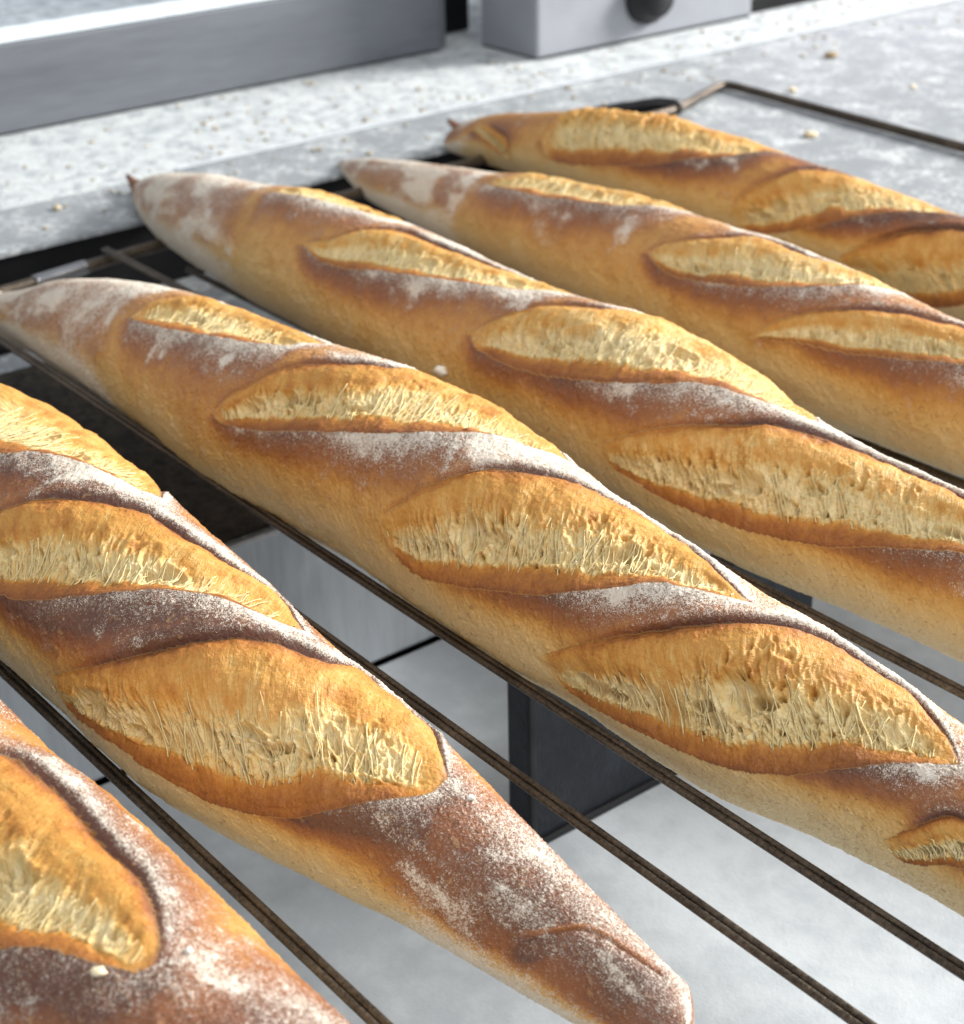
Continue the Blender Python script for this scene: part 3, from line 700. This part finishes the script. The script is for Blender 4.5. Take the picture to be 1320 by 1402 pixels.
    j2 = (j + 1) % nt
    Q = np.stack([i * nt + j, (i + 1) * nt + j, (i + 1) * nt + j2, i * nt + j2], -1).reshape(-1, 4)
    S4 = sid.reshape(-1)[Q]
    ins = (S4 >= 0).sum(1) >= 2
    fs = np.where(ins, S4.max(1), -1)
    root = empty('baguette', tuple(base), label, 'baguette', 'baguettes lying side by side on the wire rack')
    flatP, flatN = P.reshape(-1, 3), N.reshape(-1, 3)
    A = dict(bake=bake.reshape(-1), flour=flour.reshape(-1), open=opn.reshape(-1), crumb=crumb.reshape(-1), along=SCX.reshape(-1), across=SCY.reshape(-1))

    strands = {}
    rnd = np.random.RandomState(seed)
    for si in range(len(D['scores'])):
        wq, Wq = WV.get(si)
        cand = np.argwhere((sid == si) & (wq > .13) & (wq < .24))
        if len(cand) < 50: continue
        e2 = ND[si]
        segs = []
        for q_ in range(STRANDS):
            ci, cj = cand[rnd.randint(len(cand))]
            if not (vis[0] < xs[ci] < vis[1]): continue
            reach = Wq[ci, cj] * rnd.uniform(.14, .36); lean = rnd.uniform(-.45, .25)
            pts_ = []
            for t_ in np.linspace(0, 1, 6):
                px = xs[ci] + (e2[0] + lean * e2[1]) * reach * t_ + rnd.normal() * .00015
                pt = th[cj] + (e2[1] - lean * e2[0]) * reach * t_ / rref
                ii = np.searchsorted(xs, px); jj = np.searchsorted(th, pt)
                if not (0 < ii < len(xs) - 1 and 0 < jj < nth - 1) or sid[ii, jj] != si: break
                pts_.append(P[ii, jj] + N[ii, jj] * .0002)
            if len(pts_) < 4: continue
            pts_ = np.array(pts_)
            t_ = np.linspace(0, 1, len(pts_))[:, None]
            ch = pts_[0] + (pts_[-1] - pts_[0]) * t_
            pts_ = pts_ * .35 + ch * .65 + rnd.normal(size=pts_.shape) * .00008
            segs.append((pts_, rnd.uniform(.00009, .00022)))
        strands[si] = segs

    def strand_mesh(segs):
        bm_ = bmesh.new()
        for pts_, rad in segs:
            add_tube(bm_, [tuple(p) for p in pts_], rad, 4)
        me = bpy.data.meshes.new('crumb_strands'); bm_.to_mesh(me); bm_.free()
        me.polygons.foreach_set('use_smooth', np.ones(len(me.polygons), bool))
        for k_, v_ in (('open', 1.0), ('crumb', .10), ('bake', .3), ('flour', 0.0)):
            at = me.attributes.new(k_, 'FLOAT', 'POINT'); at.data.foreach_set('value', np.full(len(me.vertices), v_, np.float32))
        return me

    def mk(name, q, caps=False):
        used = np.unique(q)
        remap = np.full(nx * nt, -1); remap[used] = np.arange(len(used))
        me = bpy.data.meshes.new(name)
        me.vertices.add(len(used)); me.vertices.foreach_set('co', flatP[used].ravel())
        qq = remap[q]
        loops = qq.ravel(); starts = np.arange(len(qq)) * 4
        if caps:
            c0 = remap[np.arange(nt)]; c1 = remap[(nx - 1) * nt + np.arange(nt)][::-1]
            starts = np.concatenate([starts, [len(loops), len(loops) + nt]])
            loops = np.concatenate([loops, c0, c1])
        me.loops.add(len(loops)); me.loops.foreach_set('vertex_index', loops.astype(np.int32))
        me.polygons.add(len(starts)); me.polygons.foreach_set('loop_start', starts.astype(np.int32))
        me.update(calc_edges=True)
        me.polygons.foreach_set('use_smooth', np.ones(len(starts), bool))
        for k_, arr in A.items():
            at = me.attributes.new(k_, 'FLOAT', 'POINT')
            at.data.foreach_set('value', arr[used].astype(np.float32))
        me.normals_split_custom_set_from_vertices(flatN[used])
        return link_mesh(name, me, M_bread, root)
    mk('crust', Q[fs < 0], caps=True)
    for si in range(len(D['scores'])):
        q = Q[fs == si]
        if not len(q): continue
        so = mk('score', q)
        if strands.get(si):
            st = link_mesh('crumb_strands', strand_mesh(strands[si]), M_bread, so); st['kind'] = 'stuff'
    if nib is not None:
        bm_ = bmesh.new()
        pts_ = round_corners(nib, .004, 4)
        n_ = len(pts_); prev = None
        for q_, p_ in enumerate(pts_):
            t_ = q_ / (n_ - 1); rad = .0042 * (1 - t_) ** .8 + .0012
            ring = []
            for k_ in range(16):
                a_ = 2 * math.pi * k_ / 16
                ring.append(bm_.verts.new(p_ + Vector((.35 * math.sin(a_), math.cos(a_), math.sin(a_))) * rad * (1 + .14 * rnd.uniform(-1, 1))))
            if prev:
                for k_ in range(16): bm_.faces.new((prev[k_], prev[(k_ + 1) % 16], ring[(k_ + 1) % 16], ring[k_]))
            prev = ring
        bm_.faces.new(prev)
        me = bpy.data.meshes.new('tip'); bm_.normal_update(); bm_.to_mesh(me); bm_.free()
        me.polygons.foreach_set('use_smooth', np.ones(len(me.polygons), bool))
        for k_, v_ in (('open', 0.0), ('crumb', 0.0), ('bake', .88), ('flour', .40)):
            at = me.attributes.new(k_, 'FLOAT', 'POINT'); at.data.foreach_set('value', np.full(len(me.vertices), v_, np.float32))
        o_ = link_mesh('tip', me, M_bread, root); o_.location = -Vector(base)
    return root


FOLD = [(-.2262, .55), (-.2210, .82), (-.2175, 1.13), (-.2152, 1.376), (-.2114, 1.575), (-.2074, 1.66), (-.2000, 1.81), (-.1950, 1.90)]
# fine mesh only where the photo looks (metres along the rack)
build_loaf('A', 'nearest floury baguette, cut by the bottom left corner, beside the front rod', (-.36, -.15), .0006, 190, 3, ([(0, .3, .5), (.35, .7, .55), (.9, .9, .55), (1, .3, .4)],), 1.45, .65)
build_loaf('B', 'baguette with its floury blunt end at the bottom of the picture, between two bare rods', (-.47, -.174), .0004, 300, 11, ([(0, .4, .4), (1, .5, .5)], [(0, .3, .4), (.15, .9, .5), (.6, 1, .52), (.75, .4, .4), (1, 0, .4)], [(0, .2, .5), (.05, 1, .66), (.3, 1, .68), (.38, .3, .55), (.48, .9, .52), (.9, 1, .44), (1, .3, .3)]), 1.5, .75, FOLD)
build_loaf('C', 'long baguette through the middle with five scores, its floured tip over the worn end bar', (-.72, -.14), .00042, 290, 23, ([(0, .3, .45), (.3, .6, .5), (1, .3, .5)], [(0, .3, .5), (.1, .9, .52), (.45, .9, .55), (.58, .25, .5), (.72, .7, .45), (1, 0, .4)], [(0, .4, .5), (.08, 1, .58), (.6, 1, .58), (.9, .7, .5), (1, .1, .4)], [(0, .3, .5), (.06, .9, .5), (.30, .9, .55), (.39, .05, .5), (.48, 1, .66), (.7, 1, .62), (.93, .8, .5), (1, .1, .4)], .7), .95, 1.0)
build_loaf('D', 'baguette with a sharp pointed dark tip and four scores, behind the long middle one', (-.84, -.23), .0007, 200, 37, (.3, [(0, .3, .5), (.15, .7, .5), (.8, .5, .4), (1, .1, .4)], [(0, .3, .5), (.08, 1, .55), (.5, .9, .55), (.7, .4, .4), (1, .2, .4)], [(0, .4, .5), (.08, 1, .62), (.6, 1, .62), (.9, .8, .5), (1, .3, .4)]), .9, .9, None, [(-.822, .4120, -.0096), (-.828, .4120, -.0085), (-.834, .4120, -.0070), (-.8405, .4120, -.0042)])
build_loaf('E', 'second baguette from the back with a slender reddish tip and smooth tan side', (-.82, -.30), .0009, 160, 41, (.3, .8, .8), .85, .8)
build_loaf('F', 'backmost baguette with a short spiked tip, next to the outer frame wire', (-.84, -.36), .0009, 160, 53, (.3, [(0, .4, .7), (.06, 1, .85), (.4, 1, .8), (.6, .4, .5), (1, .1, .4)], .6, .5), 1.1, .5, None, [(-.768, .5945, -.0060), (-.776, .5945, -.0025), (-.784, .5948, .0006), (-.7915, .595, .0030)])

# ------------------------------------------------------------------ floor, shelf, counter
FZ, SZ, CZ = -0.126, -0.05, -0.012
fl = bpy.data.objects.new('floor', None); COL.objects.link(fl); fl['kind'] = 'structure'
fl.location = (0, 0, FZ)
def tile(lo, hi):
    bm = bmesh.new(); add_box(bm, (lo[0], lo[1], -.02), (hi[0], hi[1], 0), .0012, 2)
    return bm_obj('tile', bm, M_floor, fl)
tile((-.5073, -.6), (.35, 1.5))
bm = bmesh.new(); add_box(bm, (-1.6, -.8, -.05), (.6, 1.8, -.0215)); bm_obj('grout', bm, M_dark, fl)

sh = empty('steel_shelf', (-.68, .35, FZ), 'low grey steel shelf with flour under the tips of the loaves', 'shelf')
def local(o, par): o.location = -Vector(par.location)
bm = bmesh.new(); add_box(bm, (-.853, -.6, -.0535), (-.512, 1.8, SZ), .001); local(bm_obj('shelf_top', bm, M_shelf, sh), sh)
bm = bmesh.new(); add_box(bm, (-.512, -.6, -.1245), (-.5085, 1.8, SZ + .0012), .0011); local(bm_obj('front_panel', bm, M_panel, sh), sh)
bm = bmesh.new(); add_box(bm, (-.850, -.6, FZ), (-.514, 1.8, -.0545)); local(bm_obj('base', bm, M_dark, sh), sh)

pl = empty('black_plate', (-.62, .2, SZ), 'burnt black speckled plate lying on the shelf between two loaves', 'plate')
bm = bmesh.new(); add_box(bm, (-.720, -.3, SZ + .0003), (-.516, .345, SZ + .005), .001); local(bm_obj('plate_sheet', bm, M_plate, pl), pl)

ct = empty('stone_counter', (-1.0, .6, -.05), 'floured pale stone counter behind the rack, split by a thin bright line', 'counter')
bm = bmesh.new(); add_box(bm, (-1.6, -.6, -.030), (-.8555, 1.9, CZ), .0008); local(bm_obj('slab', bm, M_slab, ct), ct)
bm = bmesh.new()
outline = [(-.8548, -.6), (-.787, -.6), (-.787, .610), (-.16, .610), (-.16, 1.9), (-.8548, 1.9)]
for z_ in (CZ - .0026, CZ - .0004):
    vs_ = [bm.verts.new((x_, y_, z_)) for x_, y_ in outline]
    bm.faces.new(vs_)
bm.verts.ensure_lookup_table()
for q in range(6): bm.faces.new([bm.verts[i_] for i_ in (q, (q + 1) % 6, 6 + (q + 1) % 6, 6 + q)])
local(bm_obj('front_sheet', bm, M_shelf, ct), ct)
bm = bmesh.new(); add_box(bm, (-.8575, .45, CZ + .0002), (-.8550, 1.9, CZ + .0011), .0003); local(bm_obj('bright_trim', bm, M_trim, ct), ct)
bm = bmesh.new(); add_box(bm, (-.81, -.6, SZ + .0003), (-.790, 1.0, -.0150)); local(bm_obj('gap_shade', bm, M_dark, ct), ct)  # black face painting the shade in the gap under the sheet

rl = empty('shade_bar', (-.77, .2, SZ), 'added black rail in the shadow under the counter edge at the left', 'darkener')  # black bar added to deepen the shade beneath the overhang
bm = bmesh.new(); add_box(bm, (-.7895, -.6, SZ + .0004), (-.752, .332, SZ + .004), .001); local(bm_obj('shade_bar_body', bm, M_dark, rl), rl)

# ------------------------------------------------------------------ steel lip, control box, panels behind
lip = empty('steel_door_sill', (-1.0, .4, CZ), 'grey brushed steel sill with a painted highlight along its top edge on the counter', 'sill')
bm = bmesh.new(); add_box(bm, (-1.004, -.6, CZ + .0015), (-.992, .742, .0425), .0015); local(bm_obj('front_plate', bm, M_steel, lip), lip)
bm = bmesh.new(); add_box(bm, (-1.016, -.6, .0428), (-.9915, .742, .0468), .0012); local(bm_obj('top_edge', bm, M_highlight, lip), lip)
bm = bmesh.new(); add_box(bm, (-1.6, -.6, CZ + .0015), (-1.018, .742, .040)); local(bm_obj('oven_floor', bm, M_granite, lip), lip)
bm = bmesh.new(); add_box(bm, (-1.03, .7425, CZ + .001), (-1.0, .752, .16), .001); local(bm_obj('end_post', bm, M_steel, lip), lip)
bm = bmesh.new(); add_box(bm, (-1.10, .7525, CZ + .001), (-1.035, .80, .16)); local(bm_obj('dark_recess', bm, M_dark, lip), lip)

cb = empty('control_box', (-.95, .86, CZ), 'pale grey control box with a round black knob', 'control box')
bm = bmesh.new(); add_box(bm, (-.985, .772, CZ + .001), (-.922, .985, .13), .003, 3); local(bm_obj('housing', bm, M_box, cb), cb)
bm = bmesh.new(); add_box(bm, (-.988, .775, CZ + .0002), (-.9225, .984, CZ + .0008)); local(bm_obj('seal', bm, M_dark, cb), cb)
bm = bmesh.new()
kc = (.874, .0195)
ringp = [(-.9218, .0205), (-.917, .0205), (-.9155, .0165), (-.908, .0150), (-.9060, .0135), (-.9056, .0)]
prev = None
for (px, pr) in ringp:
    ring = [bm.verts.new((px, kc[0] + pr * math.cos(2 * math.pi * q / 32), kc[1] + pr * math.sin(2 * math.pi * q / 32))) for q in range(32)] if pr > 0 else [bm.verts.new((px, *kc))]
    if prev:
        for q in range(32):
            if len(ring) == 32: bm.faces.new((prev[q], prev[(q + 1) % 32], ring[(q + 1) % 32], ring[q]))
            else: bm.faces.new((prev[q], prev[(q + 1) % 32], ring[0]))
    prev = ring
local(bm_obj('knob', bm, M_knob, cb, True), cb)
dr = empty('drawer_unit', (-.98, 1.3, CZ), 'violet grey steel drawer front with dark lower edge right of the control box', 'drawer unit')
bm = bmesh.new(); add_box(bm, (-1.05, .99, CZ + .012), (-.936, 1.9, .13), .002); local(bm_obj('drawer_front', bm, M_drawer, dr), dr)
bm = bmesh.new(); add_box(bm, (-1.05, .9905, CZ + .0002), (-.930, 1.9, CZ + .0115), .001); local(bm_obj('plinth', bm, M_dark, dr), dr)

bk = empty('black_metal_block', (-.40, .36, FZ), 'black metal block with a dark rim standing on the floor under the rack', 'block')
bm = bmesh.new(); add_box(bm, (-.386, .3075, FZ + .0003), (-.3735, .45, -.046), .0015); local(bm_obj('body', bm, M_block, bk), bk)
bm = bmesh.new()
add_box(bm, (-.3733, .3065, FZ + .0002), (-.3720, .3095, -.045), .0008)
add_box(bm, (-.3733, .3098, FZ + .0002), (-.3720, .451, FZ + .0035), .0008)
local(bm_obj('rim', bm, M_blockrim, bk), bk)

# ------------------------------------------------------------------ cooling rack
rk = empty('cooling_rack', (-.4, .4, -.006), 'dark oxidised wire cooling rack carrying the baguettes', 'rack')
RW = .00097
BARX = lambda yy: float(np.interp(yy, [.10, .302, .355, .55, .74], [-.700, -.720, -.728, -.740, -.752]))
rods = [(.1432, .1475, 0), (.2245, .2244, 0), (.2520, .2527, 0), (.3405, .3415, 0), (.4377, .4380, 0), (.535, .5345, 0), (.640, .640, 0)]
for (ya, yb, bow) in rods:
    xe = BARX(ya) - .0008
    bm = bmesh.new()
    for s_ in (-1, 1):
        pts = []
        n = 46
        for q in range(n + 1):
            t = q / n
            x = xe + t * (-.05 - xe)
            y = ya + (yb - ya) * t + bow * math.sin(math.pi * t) * 0 + .0005 * math.sin(t * 9 + ya * 50) + s_ * RW * 1.02
            pts.append((x, y, -RW + (.0003 if s_ > 0 else 0)))
        add_tube(bm, pts, RW, 14, .03)
    local(bm_obj('rod', bm, M_rod, rk, True), rk)
for yy, xe in ((.105, -.36), (.176, -.36), (.279, -.34), (.377, -.30), (.47, -.16), (.59, -.2)):
    bm = bmesh.new()
    add_tube(bm, dense([(-.716, yy, ZB - .0018), (xe, yy, ZB - .0018)], .03), .0016, 10, .03)
    local(bm_obj('lower_rod', bm, M_rod, rk, True), rk)
bm = bmesh.new()
fr = round_corners([(-.700, .10, -.0062), (-.720, .302, -.0062), (-.728, .355, -.0062), (-.740, .55, -.0070), (-.752, .740, -.0088), (-.780, .810, -.0090), (-.05, .772, -.0090)], .012)
add_tube(bm, dense(fr, .012), .0028, 14, .03)
local(bm_obj('frame_wire', bm, M_rod, rk, True), rk)
bm = bmesh.new()
add_tube(bm, dense([(-.05, .09, -.0062), (-.05, .785, -.0080)], .02), .0025, 12, .03)
local(bm_obj('cross_wire', bm, M_rod, rk, True), rk)
bm = bmesh.new()
add_tube(bm, [(BARX(y_), y_, -.0061) for y_ in (.300, .302, .326, .328)], .0034, 16, .02)
local(bm_obj('worn_sleeve', bm, M_worn, rk, True), rk)
bm = bmesh.new()
add_tube(bm, dense([(-.776, .690, -.0080), (-.770, .712, -.0070), (-.7625, .735, -.0066), (-.752, .745, -.0078)], .006), .0044, 14, .06)
local(bm_obj('weld_collar', bm, M_dark, rk, True), rk)

# ------------------------------------------------------------------ small loose things
def blob(name, loc, r, mat, squash=(1, 1, 1), seed=1, rz=0.0):
    rnd = np.random.RandomState(seed)
    bm = bmesh.new()
    bmesh.ops.create_icosphere(bm, subdivisions=2, radius=1)
    for v in bm.verts:
        f = 1 + .30 * float(pnoise(np.array([v.co.x * 1.7]), np.array([v.co.y * 1.7]), np.array([v.co.z * 1.7 + seed * 3.3]))[0]) * 2
        v.co = Vector((v.co.x * squash[0] * r * f, v.co.y * squash[1] * r * f, v.co.z * squash[2] * r * f))
    o = bm_obj(name, bm, mat, None, True)
    o.location = loc; o.rotation_euler = (0, 0, rz)
    return o


def on_loaf(key, x, th, lift):
    ax = np.array(LOAVES[key]['axis'])
    y, r = np.interp(x, ax[:, 0], ax[:, 1]), np.interp(x, ax[:, 0], ax[:, 2])
    return (x, y - math.cos(th) * (r + lift), ZB + r + math.sin(th) * (r + lift))


tag(blob('sesame_seed', on_loaf('A', -.2338, 1.24, .0008), .0012, M_seed, (1.25, .8, .8), 3, 1.0),
    'pale sesame seed below the score of the nearest baguette', 'seed')
tag(blob('flour_lump', on_loaf('A', -.2284, 1.74, .0003), .0008, M_flour, (1, 1, .8), 5),
    'white flour lump beside the score of the nearest baguette', 'flour lump')
tag(blob('flour_lump', on_loaf('D', -.4695, .06, .0006), .0021, M_flour, (1.4, .8, .9), 8, .5),
    'white flour lump stuck low on the side of the baguette with the sharp dark tip', 'flour lump')
tag(blob('flour_lump', on_loaf('B', -.2543, 1.79, .0002), .0009, M_flour, (1.3, .9, .7), 9, .5),
    'white flour lump near the end of the baguette with the blunt end', 'flour lump')
for q, (x, y, r, sh_, mat, lab) in enumerate([
        (-.6628, .7631, .0034, (1.3, .9, .5), M_seed, 'pale bread crumb inside the outer frame wire, above the backmost baguette'),
        (-.7436, .8356, .0028, (1.1, .8, .5), M_seed, 'pale bread crumb just outside the straight side of the outer frame wire'),
        (-.7915, .9261, .0040, (1.2, .9, .5), M_crumbdark, 'brown crumb lying farthest back on the grey sheet beyond the frame wire'),
        (-.6976, .8983, .0018, (1, 1, .6), M_seed, 'tiny pale crumb nearest the right edge on the grey sheet'),
        (-.7621, .760, .0022, (1.2, .8, .6), M_seed, 'pale crumb inside the bend of the outer frame wire')]):
    tag(blob('bread_crumb', (x, y, CZ + r * .4), r, mat, sh_, 20 + q, q * .7), lab, 'crumb', 'crumbs on the grey counter sheet')
# fine crumbs and flour grit on the counter: nobody could count these
bm = bmesh.new()
rc = random.Random(5)
for q in range(420):
    x, y = (-.864 - .12 * rc.random() ** 1.2, rc.uniform(.2, 1.3)) if q % 4 else (rc.uniform(-.85, -.80), rc.uniform(.2, 1.2))
    if -.99 < x and (x < -.92 and y > .76): continue
    r = rc.uniform(.0006, .0017) * (1.6 if rc.random() < .08 else 1)
    mt = Matrix.Translation((x, y, CZ + r * .35)) @ Matrix.Rotation(rc.random() * 6, 4, 'Z') @ Matrix.Diagonal((rc.uniform(.8, 1.7), 1, rc.uniform(.4, .7), 1))
    bmesh.ops.create_icosphere(bm, subdivisions=1, radius=r, matrix=mt)
gr = bm_obj('crumbs', bm, M_crumbtan, None, True)
tag(gr, 'fine crumbs and flour grit strewn over the stone counter', 'crumbs', kind='stuff')

# burnt crumbs lying on the black plate
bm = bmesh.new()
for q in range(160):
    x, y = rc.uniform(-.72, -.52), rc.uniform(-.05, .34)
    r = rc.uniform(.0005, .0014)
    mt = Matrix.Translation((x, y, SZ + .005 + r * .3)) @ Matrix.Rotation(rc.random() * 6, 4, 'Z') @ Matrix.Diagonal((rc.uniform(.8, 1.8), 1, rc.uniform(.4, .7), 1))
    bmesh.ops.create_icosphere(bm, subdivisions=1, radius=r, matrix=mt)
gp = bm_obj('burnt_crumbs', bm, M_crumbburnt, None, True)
tag(gp, 'burnt brown crumbs strewn over the black plate', 'crumbs', kind='stuff')
